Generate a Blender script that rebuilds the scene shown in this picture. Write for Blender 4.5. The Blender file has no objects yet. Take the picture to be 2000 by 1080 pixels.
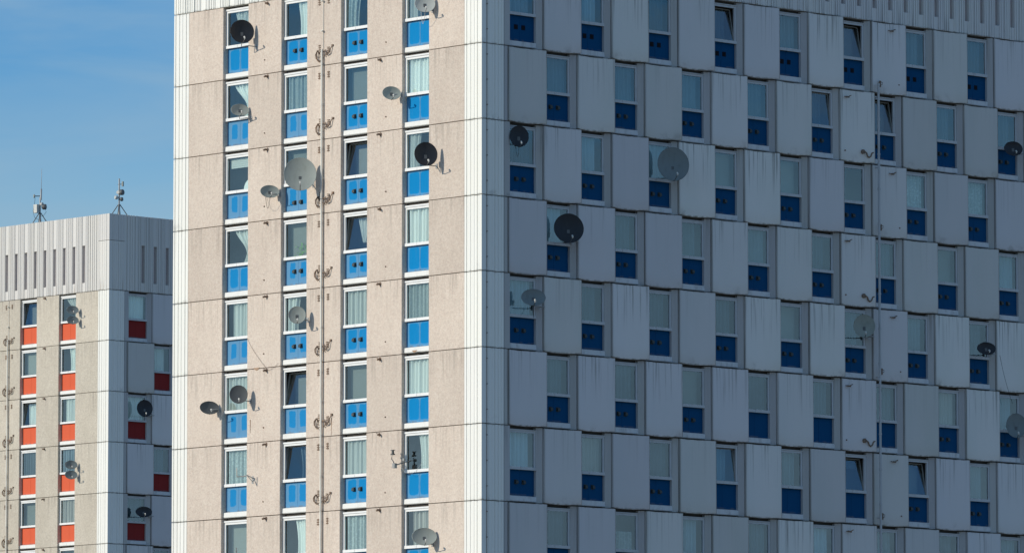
import bpy, math, random
from mathutils import Vector, Matrix
R = math.radians
random.seed(7)

# ------------------------------------------------------------------ camera
scene = bpy.context.scene
CAM = (171.993, -160.328, 1.6)
cd = bpy.data.cameras.new('camera')
cd.sensor_width = 36.0
cd.lens = 36.0 * 13089.3 / 2000.0
cd.clip_start = 1.0
cd.clip_end = 20000.0
cam = bpy.data.objects.new('camera', cd)
scene.collection.objects.link(cam)
cam.location = CAM
YAW, PITCH = 2.38673, 0.102736
fw = Vector((math.cos(PITCH) * math.cos(YAW), math.cos(PITCH) * math.sin(YAW), math.sin(PITCH)))
cam.rotation_euler = fw.to_track_quat('-Z', 'Y').to_euler()
scene.camera = cam

# ------------------------------------------------------------------ sun and sky
SUN_AZ, SUN_EL = R(19.0), R(21.0)
to_sun = Vector((-math.sin(SUN_AZ) * math.cos(SUN_EL), -math.cos(SUN_AZ) * math.cos(SUN_EL), math.sin(SUN_EL)))
sd = bpy.data.lights.new('sun', 'SUN')
sd.energy = 3.25
sd.angle = R(0.53)
sd.color = (1.0, 0.925, 0.79)
sun = bpy.data.objects.new('sun', sd)
scene.collection.objects.link(sun)
sun.location = (0, -60, 90)
sun.rotation_euler = to_sun.to_track_quat('Z', 'Y').to_euler()

world = bpy.data.worlds.new('World')
scene.world = world
world.use_nodes = True
wn, wl = world.node_tree.nodes, world.node_tree.links
wn.clear()
wo = wn.new('ShaderNodeOutputWorld')
bg = wn.new('ShaderNodeBackground')
sky = wn.new('ShaderNodeTexSky')
sky.sky_type = 'NISHITA'
sky.sun_disc = False
sky.sun_elevation = SUN_EL
sky.sun_rotation = math.atan2(to_sun.x, to_sun.y)
sky.air_density = 1.0
sky.dust_density = 0.4
sky.ozone_density = 1.6
bg.inputs['Strength'].default_value = 0.145
tc = wn.new('ShaderNodeTexCoord')
sep = wn.new('ShaderNodeSeparateXYZ')
wl.new(tc.outputs['Generated'], sep.inputs[0])
# sky tint: deeper blue across the view, paler overhead to brighten the shaded wall
rm = wn.new('ShaderNodeValToRGB')
rm.color_ramp.elements.new(0.5); rm.color_ramp.elements.new(0.7)
for e, (p, c) in zip(rm.color_ramp.elements, ((0.0, (0.44, 0.54, 0.98, 1)), (0.110, (0.53, 0.69, 0.85, 1)), (0.146, (0.165, 0.50, 0.85, 1)), (0.60, (0.78, 0.92, 1.05, 1)))):
    e.position = p; e.color = c
wl.new(sep.outputs['Z'], rm.inputs['Fac'])
mul = wn.new('ShaderNodeMix'); mul.data_type = 'RGBA'; mul.blend_type = 'MULTIPLY'
mul.inputs['Factor'].default_value = 1.0
wl.new(sky.outputs[0], mul.inputs['A'])
wl.new(rm.outputs['Color'], mul.inputs['B'])
# thin wisps of cirrus, stretched sideways
mp = wn.new('ShaderNodeMapping')
mp.inputs['Scale'].default_value = (11, 11, 60)
mp.inputs['Rotation'].default_value = (0.0, 0.05, 0.0)
wl.new(tc.outputs['Generated'], mp.inputs['Vector'])
cn = wn.new('ShaderNodeTexNoise')
cn.inputs['Scale'].default_value = 1.6
cn.inputs['Detail'].default_value = 5
cn.inputs['Roughness'].default_value = 0.5
cn.inputs['Distortion'].default_value = 0.4
wl.new(mp.outputs[0], cn.inputs['Vector'])
cr = wn.new('ShaderNodeMapRange')
cr.inputs['From Min'].default_value = 0.38
cr.inputs['From Max'].default_value = 0.72
cr.inputs['To Max'].default_value = 0.62
wl.new(cn.outputs['Fac'], cr.inputs['Value'])
cmix = wn.new('ShaderNodeMix'); cmix.data_type = 'RGBA'
wl.new(cr.outputs[0], cmix.inputs['Factor'])
wl.new(mul.outputs['Result'], cmix.inputs['A'])
cmix.inputs['B'].default_value = (2.0, 3.1, 4.1, 1)
wl.new(cmix.outputs['Result'], bg.inputs['Color'])
wl.new(bg.outputs[0], wo.inputs['Surface'])

scene.view_settings.view_transform = 'Standard'
scene.view_settings.look = 'None'
scene.view_settings.exposure = 0.0
scene.view_settings.gamma = 1.0
scene.view_settings.use_curve_mapping = False
scene.render.engine = 'CYCLES'
scene.cycles.max_bounces = 6
scene.cycles.transparent_max_bounces = 12
COL = scene.collection

# ------------------------------------------------------------------ helpers
class MB:
    """collects polygons, linked as one mesh"""
    def __init__(s): s.v = []; s.f = []; s.sm = []; s.mi = []
    def add(s, vs, fs, smooth=False, mi=0):
        b = len(s.v); s.v += [tuple(v) for v in vs]
        for f in fs: s.f.append([b + i for i in f]); s.sm.append(smooth); s.mi.append(mi)
    def box(s, x0, x1, y0, y1, z0, z1, mi=0):
        vs = [(x0,y0,z0),(x1,y0,z0),(x1,y1,z0),(x0,y1,z0),(x0,y0,z1),(x1,y0,z1),(x1,y1,z1),(x0,y1,z1)]
        s.add(vs, [(0,3,2,1),(4,5,6,7),(0,1,5,4),(1,2,6,5),(2,3,7,6),(3,0,4,7)], mi=mi)
    def prism(s, prof, z0, z1, smooth=False):
        """profile of (x, y) points counter-clockwise seen from above, raised from z0 to z1"""
        n = len(prof)
        vs = [(x, y, z0) for x, y in prof] + [(x, y, z1) for x, y in prof]
        s.add(vs, [(i, (i + 1) % n, (i + 1) % n + n, i + n) for i in range(n)], smooth)
        s.add(vs, [tuple(range(n - 1, -1, -1)), tuple(range(n, 2 * n))])
    def tube(s, path, r, seg=8, cap=True):
        pts = [Vector(p) for p in path]; n = len(pts); rings = []
        up = Vector((0, 0, 1))
        rr = r if isinstance(r, (list, tuple)) else [r] * n
        for i, p in enumerate(pts):
            t = (pts[min(i + 1, n - 1)] - pts[max(i - 1, 0)]).normalized()
            a = t.cross(up)
            if a.length < 0.05: a = t.cross(Vector((1, 0, 0)))
            a.normalize(); b = t.cross(a)
            rings.append([p + (a * math.cos(2 * math.pi * k / seg) + b * math.sin(2 * math.pi * k / seg)) * rr[i] for k in range(seg)])
        vs = [v for rg in rings for v in rg]
        fs = [(i * seg + k, i * seg + (k + 1) % seg, (i + 1) * seg + (k + 1) % seg, (i + 1) * seg + k) for i in range(n - 1) for k in range(seg)]
        s.add(vs, fs, True)
        if cap: s.add(vs, [tuple(range(seg)), tuple(range((n - 1) * seg + seg - 1, (n - 1) * seg - 1, -1))])
    def mesh(s, name, mats):
        me = bpy.data.meshes.new(name)
        me.from_pydata(s.v, [], s.f)
        for m in (mats if isinstance(mats, (list, tuple)) else [mats]): me.materials.append(m)
        me.polygons.foreach_set('use_smooth', s.sm)
        me.polygons.foreach_set('material_index', s.mi)
        me.update()
        return me

def new(name, data, parent=None, loc=(0, 0, 0), rot=(0, 0, 0)):
    o = bpy.data.objects.new(name, data)
    COL.objects.link(o)
    if parent is not None: o.parent = parent
    o.location = loc; o.rotation_euler = rot
    return o
def thing(o, label, cat, group=None):
    o['label'] = label; o['category'] = cat
    if group: o['group'] = group
    return o

# ------------------------------------------------------------------ materials
def mat(name):
    m = bpy.data.materials.new(name); m.use_nodes = True
    n, l = m.node_tree.nodes, m.node_tree.links
    return m, n, l, n['Principled BSDF']
def ramp(n, pts):
    r = n.new('ShaderNodeValToRGB')
    while len(r.color_ramp.elements) < len(pts): r.color_ramp.elements.new(0.5)
    for e, (p, c) in zip(r.color_ramp.elements, pts): e.position = p; e.color = (*c, 1)
    return r
def noise(n, l, vec, scale, detail=4, rough=0.55, dist=0.0):
    t = n.new('ShaderNodeTexNoise')
    t.inputs['Scale'].default_value = scale; t.inputs['Detail'].default_value = detail
    t.inputs['Roughness'].default_value = rough; t.inputs['Distortion'].default_value = dist
    if vec is not None: l.new(vec, t.inputs['Vector'])
    return t
def mrange(n, l, val, a, b, c=0.0, d=1.0):
    t = n.new('ShaderNodeMapRange'); t.interpolation_type = 'SMOOTHSTEP'
    t.inputs['From Min'].default_value = a; t.inputs['From Max'].default_value = b
    t.inputs['To Min'].default_value = c; t.inputs['To Max'].default_value = d
    l.new(val, t.inputs['Value']); return t
def math_(n, l, op, a, b=None):
    t = n.new('ShaderNodeMath'); t.operation = op
    for i, q in enumerate((a, b)):
        if q is None: continue
        if isinstance(q, (int, float)): t.inputs[i].default_value = q
        else: l.new(q, t.inputs[i])
    return t.outputs[0]
def mix(n, l, fac, a, b, blend='MIX'):
    t = n.new('ShaderNodeMix'); t.data_type = 'RGBA'; t.blend_type = blend
    if isinstance(fac, (int, float)): t.inputs['Factor'].default_value = fac
    else: l.new(fac, t.inputs['Factor'])
    for k, q in (('A', a), ('B', b)):
        if isinstance(q, tuple): t.inputs[k].default_value = (*q, 1)
        else: l.new(q, t.inputs[k])
    return t.outputs['Result']
def shifted(n, l, scale=(1, 1, 1)):
    """object coordinates, moved by the object's own random number so that alike pieces differ"""
    tc = n.new('ShaderNodeTexCoord'); oi = n.new('ShaderNodeObjectInfo')
    v = n.new('ShaderNodeVectorMath'); v.operation = 'ADD'
    sc = n.new('ShaderNodeVectorMath'); sc.operation = 'SCALE'; sc.inputs[0].default_value = (37.0, 61.0, 23.0)
    l.new(oi.outputs['Random'], sc.inputs['Scale'])
    l.new(tc.outputs['Object'], v.inputs[0]); l.new(sc.outputs[0], v.inputs[1])
    mp = n.new('ShaderNodeMapping'); mp.inputs['Scale'].default_value = scale
    l.new(v.outputs[0], mp.inputs['Vector'])
    return tc, oi, mp.outputs[0], v.outputs[0]
def bump(n, l, h, bsdf, strength=0.3, dist=0.01):
    b = n.new('ShaderNodeBump'); b.inputs['Strength'].default_value = strength; b.inputs['Distance'].default_value = dist
    l.new(h, b.inputs['Height']); l.new(b.outputs[0], bsdf.inputs['Normal'])

def make_aggregate(name, c0, c1, c2):
    m, n, l, b = mat(name)
    tc, oi, vs, v = shifted(n, l, (1, 1, 0.45))
    big = noise(n, l, vs, 1.1, 5, 0.6, 0.3)
    r1 = ramp(n, [(0.3, c0), (0.62, c1)]); l.new(big.outputs['Fac'], r1.inputs['Fac'])
    mid = noise(n, l, v, 9.0, 4, 0.7)
    col = mix(n, l, mrange(n, l, mid.outputs['Fac'], 0.38, 0.68, 0, 0.55).outputs[0], r1.outputs['Color'], c2)
    # single pebbles showing in the exposed aggregate
    vo = n.new('ShaderNodeTexVoronoi'); vo.inputs['Scale'].default_value = 34; l.new(v, vo.inputs['Vector'])
    col = mix(n, l, mrange(n, l, vo.outputs['Distance'], 0.10, 0.40, 0.0, 0.24).outputs[0], col, (0.68, 0.61, 0.53))
    bw = n.new('ShaderNodeRGBToBW'); l.new(vo.outputs['Color'], bw.inputs[0])
    col = mix(n, l, 0.16, col, bw.outputs[0], 'OVERLAY')
    # per panel tone
    hs = n.new('ShaderNodeHueSaturation'); l.new(col, hs.inputs['Color'])
    l.new(mrange(n, l, oi.outputs['Random'], 0, 1, 0.93, 1.05).outputs[0], hs.inputs['Value'])
    # rain-washed dirt: streaks under the top joint and a grimy edge along panel bottom
    st = n.new('ShaderNodeMapping'); st.inputs['Scale'].default_value = (5.0, 5.0, 0.25); l.new(v, st.inputs['Vector'])
    sn = noise(n, l, st.outputs[0], 1.5, 5, 0.65)
    sx = n.new('ShaderNodeSeparateXYZ'); l.new(tc.outputs['Object'], sx.inputs[0])
    top = mrange(n, l, sx.outputs['Z'], -1.5, -0.02)
    edge = mrange(n, l, sx.outputs['Z'], -2.45, -2.69)
    f = math_(n, l, 'MULTIPLY', mrange(n, l, sn.outputs['Fac'], 0.45, 0.72).outputs[0], math_(n, l, 'ADD', math_(n, l, 'MULTIPLY', top.outputs[0], 0.48), math_(n, l, 'MULTIPLY', edge.outputs[0], 0.25)))
    col = mix(n, l, f, hs.outputs['Color'], (0.23, 0.20, 0.17))
    l.new(col, b.inputs['Base Color']); b.inputs['Roughness'].default_value = 0.93
    b.inputs['Specular IOR Level'].default_value = 0.25
    bump(n, l, vo.outputs['Distance'], b, 0.3, 0.010)
    return m

def make_paint(name, base, dirt=(0.20, 0.19, 0.17), streak=0.5, seed_shift=0.06, warm=(0.70, 0.66, 0.52), edge_w=0.0, tintc=(0.62, 0.56, 0.66)):
    """painted precast concrete with streaks that run down from the joints"""
    m, n, l, b = mat(name)
    tc, oi, vs, v = shifted(n, l, (1, 1, 0.3))
    big = noise(n, l, vs, 0.8, 4, 0.5)
    col = mix(n, l, mrange(n, l, big.outputs['Fac'], 0.35, 0.75, 0.0, 0.30).outputs[0], base, warm)
    hs = n.new('ShaderNodeHueSaturation'); l.new(col, hs.inputs['Color'])
    rnd = n.new('ShaderNodeTexWhiteNoise'); rnd.noise_dimensions = '1D'; l.new(oi.outputs['Random'], rnd.inputs['W'])
    l.new(mrange(n, l, rnd.outputs['Value'], 0, 1, 1 - seed_shift, 1 + seed_shift).outputs[0], hs.inputs['Value'])
    tint = mix(n, l, mrange(n, l, oi.outputs['Random'], 0.25, 0.75, 0.0, 0.45).outputs[0], hs.outputs['Color'], tintc)
    st = n.new('ShaderNodeMapping'); st.inputs['Scale'].default_value = (7.0, 7.0, 0.16); l.new(v, st.inputs['Vector'])
    sn = noise(n, l, st.outputs[0], 1.3, 6, 0.62)
    sx = n.new('ShaderNodeSeparateXYZ'); l.new(tc.outputs['Object'], sx.inputs[0])
    top = mrange(n, l, sx.outputs['Z'], -1.9, 0.0)
    below = mrange(n, l, sx.outputs['Z'], 0.05, 0.06, 1.0, 0.0)
    amt = math_(n, l, 'MULTIPLY', math_(n, l, 'MAXIMUM', math_(n, l, 'MULTIPLY', top.outputs[0], below.outputs[0]), mrange(n, l, sx.outputs['Z'], 0.9, 0.05, 0.0, 1.0).outputs[0] if 'parapet' in name else 0.0), mrange(n, l, rnd.outputs['Value'], 0.25, 0.95, 0.15, 1.0).outputs[0])
    f = math_(n, l, 'MULTIPLY', math_(n, l, 'MULTIPLY', mrange(n, l, sn.outputs['Fac'], 0.50, 0.70).outputs[0], amt), streak)
    col = mix(n, l, f, tint, dirt)
    # soot patch near the bottom lip of some
    en = noise(n, l, v, 1.4, 4, 0.6)
    ed = math_(n, l, 'MULTIPLY', mrange(n, l, sx.outputs['Z'], -2.30, -2.68).outputs[0], mrange(n, l, en.outputs['Fac'], 0.54, 0.72, 0, 0.40).outputs[0])
    col = mix(n, l, ed, col, dirt)
    jn = math_(n, l, 'ADD', math_(n, l, 'MULTIPLY', mrange(n, l, sx.outputs['Z'], -0.07, -0.015).outputs[0], below.outputs[0]), mrange(n, l, sx.outputs['Z'], -2.62, -2.685).outputs[0])
    col = mix(n, l, math_(n, l, 'MULTIPLY', jn, mrange(n, l, noise(n, l, v, 6, 4, 0.6).outputs['Fac'], 0.35, 0.7, 0.0, 0.85 if edge_w else 0.5).outputs[0]), col, (0.16, 0.15, 0.12))
    if edge_w:
        ee = math_(n, l, 'ADD', mrange(n, l, sx.outputs['X'], 0.10, 0.0).outputs[0], mrange(n, l, sx.outputs['X'], edge_w - 0.05, edge_w).outputs[0])
        col = mix(n, l, math_(n, l, 'MULTIPLY', ee, mrange(n, l, sn.outputs['Fac'], 0.3, 0.65, 0.25, 0.8).outputs[0]), col, dirt)
    fine = noise(n, l, v, 14, 5, 0.7)
    col = mix(n, l, mrange(n, l, fine.outputs['Fac'], 0.56, 0.78, 0, 0.22).outputs[0], col, (0.42, 0.41, 0.38))
    l.new(col, b.inputs['Base Color']); b.inputs['Roughness'].default_value = 0.75
    b.inputs['Specular IOR Level'].default_value = 0.3
    bump(n, l, noise(n, l, v, 30, 4, 0.6).outputs['Fac'], b, 0.18, 0.006)
    return m

def plain(name, c, rough=0.6, metal=0.0, var=0.25, sc=6.0, dark=(0.08, 0.07, 0.06), spec=0.4):
    m, n, l, b = mat(name)
    tc, oi, vs, v = shifted(n, l, (1, 1, 0.5))
    t = noise(n, l, vs, sc, 5, 0.6)
    l.new(mix(n, l, mrange(n, l, t.outputs['Fac'], 0.45, 0.8, 0.0, var).outputs[0], c, dark), b.inputs['Base Color'])
    b.inputs['Roughness'].default_value = rough; b.inputs['Metallic'].default_value = metal
    b.inputs['Specular IOR Level'].default_value = spec
    return m

def make_infill(name, deep, faded):
    """enamelled spandrel sheet: two leaves that kept their colour, bleached around; custom property fade = 0..1"""
    m, n, l, b = mat(name)
    tc, oi, vs, v = shifted(n, l)
    sx = n.new('ShaderNodeSeparateXYZ'); l.new(tc.outputs['Object'], sx.inputs[0])
    at = n.new('ShaderNodeAttribute'); at.attribute_type = 'OBJECT'; at.attribute_name = 'fade'
    fade = at.outputs['Fac']
    # local sheet spans x 0..1.41, z -0.89..0; leaf centres at .42 and .97
    wob = noise(n, l, v, 4.5, 4, 0.6)
    wobv = mrange(n, l, wob.outputs['Fac'], 0.3, 0.7, -0.035, 0.035).outputs[0]
    dx = math_(n, l, 'ABSOLUTE', math_(n, l, 'SUBTRACT', math_(n, l, 'ABSOLUTE', math_(n, l, 'SUBTRACT', sx.outputs['X'], 0.70)), 0.295))
    zc = math_(n, l, 'ADD', -0.44, math_(n, l, 'MULTIPLY', fade, 0.05))
    dz = math_(n, l, 'ABSOLUTE', math_(n, l, 'SUBTRACT', sx.outputs['Z'], zc))
    hx = math_(n, l, 'SUBTRACT', 0.275, math_(n, l, 'MULTIPLY', fade, 0.13))
    hz = math_(n, l, 'SUBTRACT', 0.395, math_(n, l, 'MULTIPLY', fade, 0.12))
    ex = math_(n, l, 'DIVIDE', dx, hx); ez = math_(n, l, 'DIVIDE', dz, hz)
    d = math_(n, l, 'POWER', math_(n, l, 'ADD', math_(n, l, 'POWER', ex, 7.0), math_(n, l, 'POWER', ez, 7.0)), 1 / 7.0)
    d = math_(n, l, 'ADD', d, math_(n, l, 'MULTIPLY', wobv, math_(n, l, 'ADD', 0.8, math_(n, l, 'MULTIPLY', fade, 2.5))))
    rim = mrange(n, l, d, 0.93, 1.03)
    rim.inputs['To Max'].default_value = 1.0
    pale = mix(n, l, fade, (faded[0] * 1.25, faded[1] * 1.15, faded[2] * 1.08), faded)
    a = n.new('ShaderNodeAttribute'); a.attribute_type = 'OBJECT'; a.attribute_name = 'plain'
    fac = math_(n, l, 'MULTIPLY', rim.outputs[0], math_(n, l, 'SUBTRACT', 1.0, a.outputs['Fac']))
    fac = math_(n, l, 'MULTIPLY', fac, math_(n, l, 'ADD', 0.60, math_(n, l, 'MULTIPLY', fade, 0.38)))
    body = mix(n, l, math_(n, l, 'MULTIPLY', fade, 0.12), deep, faded)
    col = mix(n, l, fac, body, pale)
    st = n.new('ShaderNodeMapping'); st.inputs['Scale'].default_value = (9, 9, 0.7); l.new(v, st.inputs['Vector'])
    sn = noise(n, l, st.outputs[0], 1.6, 5, 0.6)
    col = mix(n, l, mrange(n, l, sn.outputs['Fac'], 0.5, 0.8, 0, 0.12).outputs[0], col, (faded[0], faded[1] * 0.95, faded[2] * 0.9))
    low = mrange(n, l, sx.outputs['Z'], -0.82, -0.88, 0.0, 0.5)
    col = mix(n, l, math_(n, l, 'MULTIPLY', low.outputs[0], mrange(n, l, wob.outputs['Fac'], 0.42, 0.6).outputs[0]), col, (0.16, 0.15, 0.15))
    l.new(col, b.inputs['Base Color']); b.inputs['Roughness'].default_value = 0.7
    b.inputs['Specular IOR Level'].default_value = 0.08
    return m

def make_glass():
    m, n, l, b = mat('window_glass')
    n.remove(b)
    out = n['Material Output']
    tr = n.new('ShaderNodeBsdfTransparent'); tr.inputs['Color'].default_value = (0.90, 0.955, 0.945, 1)
    gl = n.new('ShaderNodeBsdfGlossy'); gl.inputs['Roughness'].default_value = 0.02; gl.inputs['Color'].default_value = (0.92, 0.98, 1.0, 1)
    lw = n.new('ShaderNodeLayerWeight'); lw.inputs['Blend'].default_value = 0.5
    tc, oi, vs, v = shifted(n, l)
    bp = n.new('ShaderNodeBump'); bp.inputs['Strength'].default_value = 0.05; bp.inputs['Distance'].default_value = 0.02
    l.new(noise(n, l, v, 1.6, 2, 0.5).outputs['Fac'], bp.inputs['Height']); l.new(bp.outputs[0], gl.inputs['Normal'])
    f = math_(n, l, 'ADD', 0.13, math_(n, l, 'MULTIPLY', math_(n, l, 'POWER', lw.outputs['Facing'], 4.0), 0.8))
    geo = n.new('ShaderNodeNewGeometry')
    f = math_(n, l, 'MULTIPLY', f, math_(n, l, 'SUBTRACT', 1.0, geo.outputs['Backfacing']))
    mx = n.new('ShaderNodeMixShader'); l.new(f, mx.inputs[0]); l.new(tr.outputs[0], mx.inputs[1]); l.new(gl.outputs[0], mx.inputs[2])
    l.new(mx.outputs[0], out.inputs['Surface'])
    return m

def make_cloth(name, c, net=False, lo=0.72):
    m, n, l, b = mat(name)
    tc, oi, vs, v = shifted(n, l)
    hs = n.new('ShaderNodeHueSaturation'); hs.inputs['Color'].default_value = (*c, 1)
    l.new(mrange(n, l, oi.outputs['Random'], 0, 1, lo, 1.12).outputs[0], hs.inputs['Value'])
    col = hs.outputs['Color']
    if net:
        wv = n.new('ShaderNodeTexVoronoi'); wv.inputs['Scale'].default_value = 11; l.new(v, wv.inputs['Vector'])
        col = mix(n, l, mrange(n, l, wv.outputs['Distance'], 0.2, 0.55, 0, 0.45).outputs[0], col, (c[0] * 0.45, c[1] * 0.5, c[2] * 0.5))
    l.new(col, b.inputs['Base Color']); b.inputs['Roughness'].default_value = 0.95
    b.inputs['Specular IOR Level'].default_value = 0.1
    return m

M = {}
M['agg'] = make_aggregate('beige_exposed_aggregate', (0.58, 0.478, 0.395), (0.65, 0.545, 0.455), (0.47, 0.385, 0.32))
M['agg2'] = make_aggregate('buff_exposed_aggregate', (0.50, 0.45, 0.36), (0.58, 0.525, 0.43), (0.38, 0.335, 0.27))
M['white'] = make_paint('white_masonry_paint', (0.82, 0.81, 0.755), streak=0.25, seed_shift=0.02, warm=(0.80, 0.77, 0.66), tintc=(0.80, 0.78, 0.74))
M['grey'] = make_paint('pale_grey_painted_concrete', (0.655, 0.635, 0.60), streak=0.95, seed_shift=0.13, warm=(0.52, 0.55, 0.49), edge_w=1.79, tintc=(0.585, 0.555, 0.60))
M['jamb'] = make_paint('weathered_painted_jamb', (0.47, 0.465, 0.45), streak=0.8, seed_shift=0.08, warm=(0.42, 0.42, 0.37), tintc=(0.44, 0.425, 0.44))
M['parapet'] = make_paint('weathered_white_parapet', (0.66, 0.65, 0.62), dirt=(0.12, 0.12, 0.12), streak=0.55, seed_shift=0.04, warm=(0.58, 0.56, 0.50), tintc=(0.62, 0.60, 0.60))
M['parapet2'] = make_paint('rain_washed_white_parapet', (0.66, 0.64, 0.60), dirt=(0.32, 0.25, 0.19), streak=0.7, seed_shift=0.05, warm=(0.72, 0.66, 0.57), tintc=(0.66, 0.635, 0.61))
M['slot'] = plain('slot_lining', (0.42, 0.365, 0.355), 0.9, var=0.3)
M['joint'] = plain('joint_sealant_shadow', (0.075, 0.065, 0.055), 0.95, var=0.5)
M['inner'] = plain('dim_room_lining', (0.42, 0.41, 0.385), 0.95, var=0.1)
M['upvc'] = plain('white_window_frame', (0.80, 0.80, 0.78), 0.45, var=0.10, sc=3)
M['sill'] = plain('white_painted_sill', (0.78, 0.77, 0.73), 0.6, var=0.20, sc=5, dark=(0.30, 0.28, 0.25))
M['upvc_shade'] = plain('shaded_window_frame', (0.50, 0.51, 0.52), 0.5, var=0.35, sc=5, dark=(0.25, 0.25, 0.24))  # white frame greyed, the shaded wall's gloom put into its colour
M['sill_shade'] = plain('shaded_sill', (0.58, 0.59, 0.60), 0.6, var=0.45, sc=5, dark=(0.20, 0.20, 0.19))  # white sill paint dimmed likewise, shade mixed into the colour
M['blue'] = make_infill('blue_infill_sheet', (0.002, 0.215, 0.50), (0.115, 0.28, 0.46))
M['blue_shade'] = make_infill('shaded_blue_sheet', (0.002, 0.066, 0.17), (0.01, 0.08, 0.18))  # unfaded blue, darkened so that the colour carries the wall's shade
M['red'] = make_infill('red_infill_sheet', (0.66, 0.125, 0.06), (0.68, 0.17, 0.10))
M['red_shade'] = make_infill('shaded_red_sheet', (0.25, 0.028, 0.026), (0.28, 0.045, 0.04))  # darker copy of the red, with shade painted in for the sunless wall
M['glass'] = make_glass()
M['c_white'] = make_cloth('white_curtain', (0.84, 0.84, 0.80))
M['c_dim'] = make_cloth('shaded_white_curtain', (0.36, 0.46, 0.52), lo=0.30)  # white curtain darkened and blued, shade of the sunless side in the cloth colour
M['sashm'] = plain('shaded_sash_edge', (0.30, 0.29, 0.27), 0.6)
M['c_flat'] = make_cloth('drawn_grey_blind', (0.27, 0.28, 0.265))
M['c_net'] = make_cloth('patterned_net_curtain', (0.60, 0.64, 0.63), True)
M['c_grey'] = make_cloth('grey_voile', (0.19, 0.24, 0.28), lo=0.5)
M['c_beige'] = make_cloth('beige_curtain', (0.50, 0.46, 0.42))
M['vent'] = plain('dark_vent_cowl', (0.040, 0.050, 0.050), 0.6, var=0.4, dark=(0.085, 0.10, 0.09))
M['grille'] = plain('black_vent_grille', (0.014, 0.014, 0.018), 0.85, dark=(0.03, 0.03, 0.03), spec=0.1)
M['pipe'] = plain('weathered_pale_pipe', (0.74, 0.71, 0.63), 0.6, var=0.45, sc=3, dark=(0.30, 0.19, 0.11))
M['pipe_dull'] = plain('dull_grey_pipe', (0.43, 0.44, 0.45), 0.55, var=0.5, sc=3, dark=(0.20, 0.19, 0.17))
M['dish_khaki'] = plain('sun_faded_dish_paint', (0.27, 0.29, 0.25), 0.5, var=0.4, dark=(0.14, 0.14, 0.11))
M['dish_mid'] = plain('faded_grey_dish_paint', (0.17, 0.20, 0.20), 0.5, var=0.4, dark=(0.09, 0.10, 0.09))
M['steel'] = plain('galvanised_steel', (0.34, 0.34, 0.33), 0.5, metal=0.3, var=0.4)
M['rust'] = plain('rusty_dark_fitting', (0.19, 0.135, 0.10), 0.8, var=0.7, dark=(0.30, 0.16, 0.08))
M['rustrun'] = plain('thin_rust_stain', (0.40, 0.26, 0.17), 0.9, var=0.8, sc=14, dark=(0.50, 0.41, 0.32))
M['cable'] = plain('black_cable', (0.03, 0.03, 0.03), 0.7)
M['wcable'] = plain('white_cable', (0.6, 0.6, 0.58), 0.7)
M['dish_black'] = plain('black_dish_paint', (0.016, 0.018, 0.022), 0.5, var=0.2)
M['dish_grey'] = plain('grey_dish_paint', (0.33, 0.355, 0.32), 0.5, var=0.35, dark=(0.20, 0.21, 0.17))
M['dish_dark'] = plain('dark_grey_dish_paint', (0.10, 0.105, 0.105), 0.5, var=0.3)
M['dish_pale'] = plain('pale_dish_paint', (0.50, 0.52, 0.48), 0.5, var=0.25, dark=(0.28, 0.28, 0.22))
M['lnb'] = plain('pale_receiver_plastic', (0.62, 0.61, 0.56), 0.5)
M['roof'] = plain('roof_felt', (0.10, 0.10, 0.10), 0.9)
M['ground'] = plain('built_up_ground', (0.25, 0.23, 0.19), 0.95, var=0.5, sc=0.05)
M['leaf'] = plain('houseplant_leaf', (0.16, 0.36, 0.06), 0.6, var=0.4)
M['pot'] = plain('clay_pot', (0.35, 0.16, 0.09), 0.8)

# ------------------------------------------------------------------ ground
g = MB(); g.add([(-9000, -9000, 0), (9000, -9000, 0), (9000, 9000, 0), (-9000, 9000, 0)], [(0, 1, 2, 3)])
go = new('ground', g.mesh('ground', M['ground'])); go['kind'] = 'structure'; go['label'] = 'open dusty ground spreading around the towers'

# ------------------------------------------------------------------ tower geometry
# Every facade piece is written in wall coordinates: x runs right along the wall, -y points out of
# the wall, z = 0 at the storey's upper joint.  The shaded wall is the same, turned by 90 degrees.
H = 2.7            # storey
J = 0.014          # half joint
OW = 1.41          # width of a window opening
DF = 0.145          # depth of the frame face behind the panels
cache = {}
def cached(key, fn):
    if key not in cache: cache[key] = fn()
    return cache[key]

def ribs(x0, x1, pattern, groove=0.035, slope=0.25):
    """front outline of a ribbed slab between x0 and x1; pattern = widths rib, groove, rib, ..."""
    tot = sum(pattern); k = (x1 - x0) / tot; x = x0; pts = []
    for i, w in enumerate(pattern):
        w *= k
        if i % 2 == 0: pts += [(x, 0.0), (x + w, 0.0)]
        else:
            g_ = groove * (0.6 + 0.8 * ((i * 7) % 5) / 4.0); c = min(w * slope, 0.03)
            pts += [(x + c, g_), (x + w - c, g_)]
        x += w
    return pts
PIL = [.09, .05, .15, .06, .12, .08, .07, .03, .20]
PIL_L = [.08, .05, .17, .06, .13, .05, .16, .04, .14]
PIL_R = [.22, .05, .05, .05, .12, .05, .10, .05, .12, .05, .10, .06, .09]

def ribbed_slab(x0, x1, pattern, z0, z1, depth, m, name, groove=0.035):
    def f():
        mb = MB(); front = ribs(x0, x1, pattern, groove)
        mb.prism(front + [(x1, depth), (x0, depth)], z0, z1)
        return mb.mesh(name, m)
    return f

def beige_mesh(w, m):
    mb = MB(); c = 0.012
    mb.prism([(0, c), (c, 0), (w - c, 0), (w, c), (w, 0.30), (0, 0.30)], -H + J, -J)
    return mb.mesh('wall_panel', m)

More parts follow.
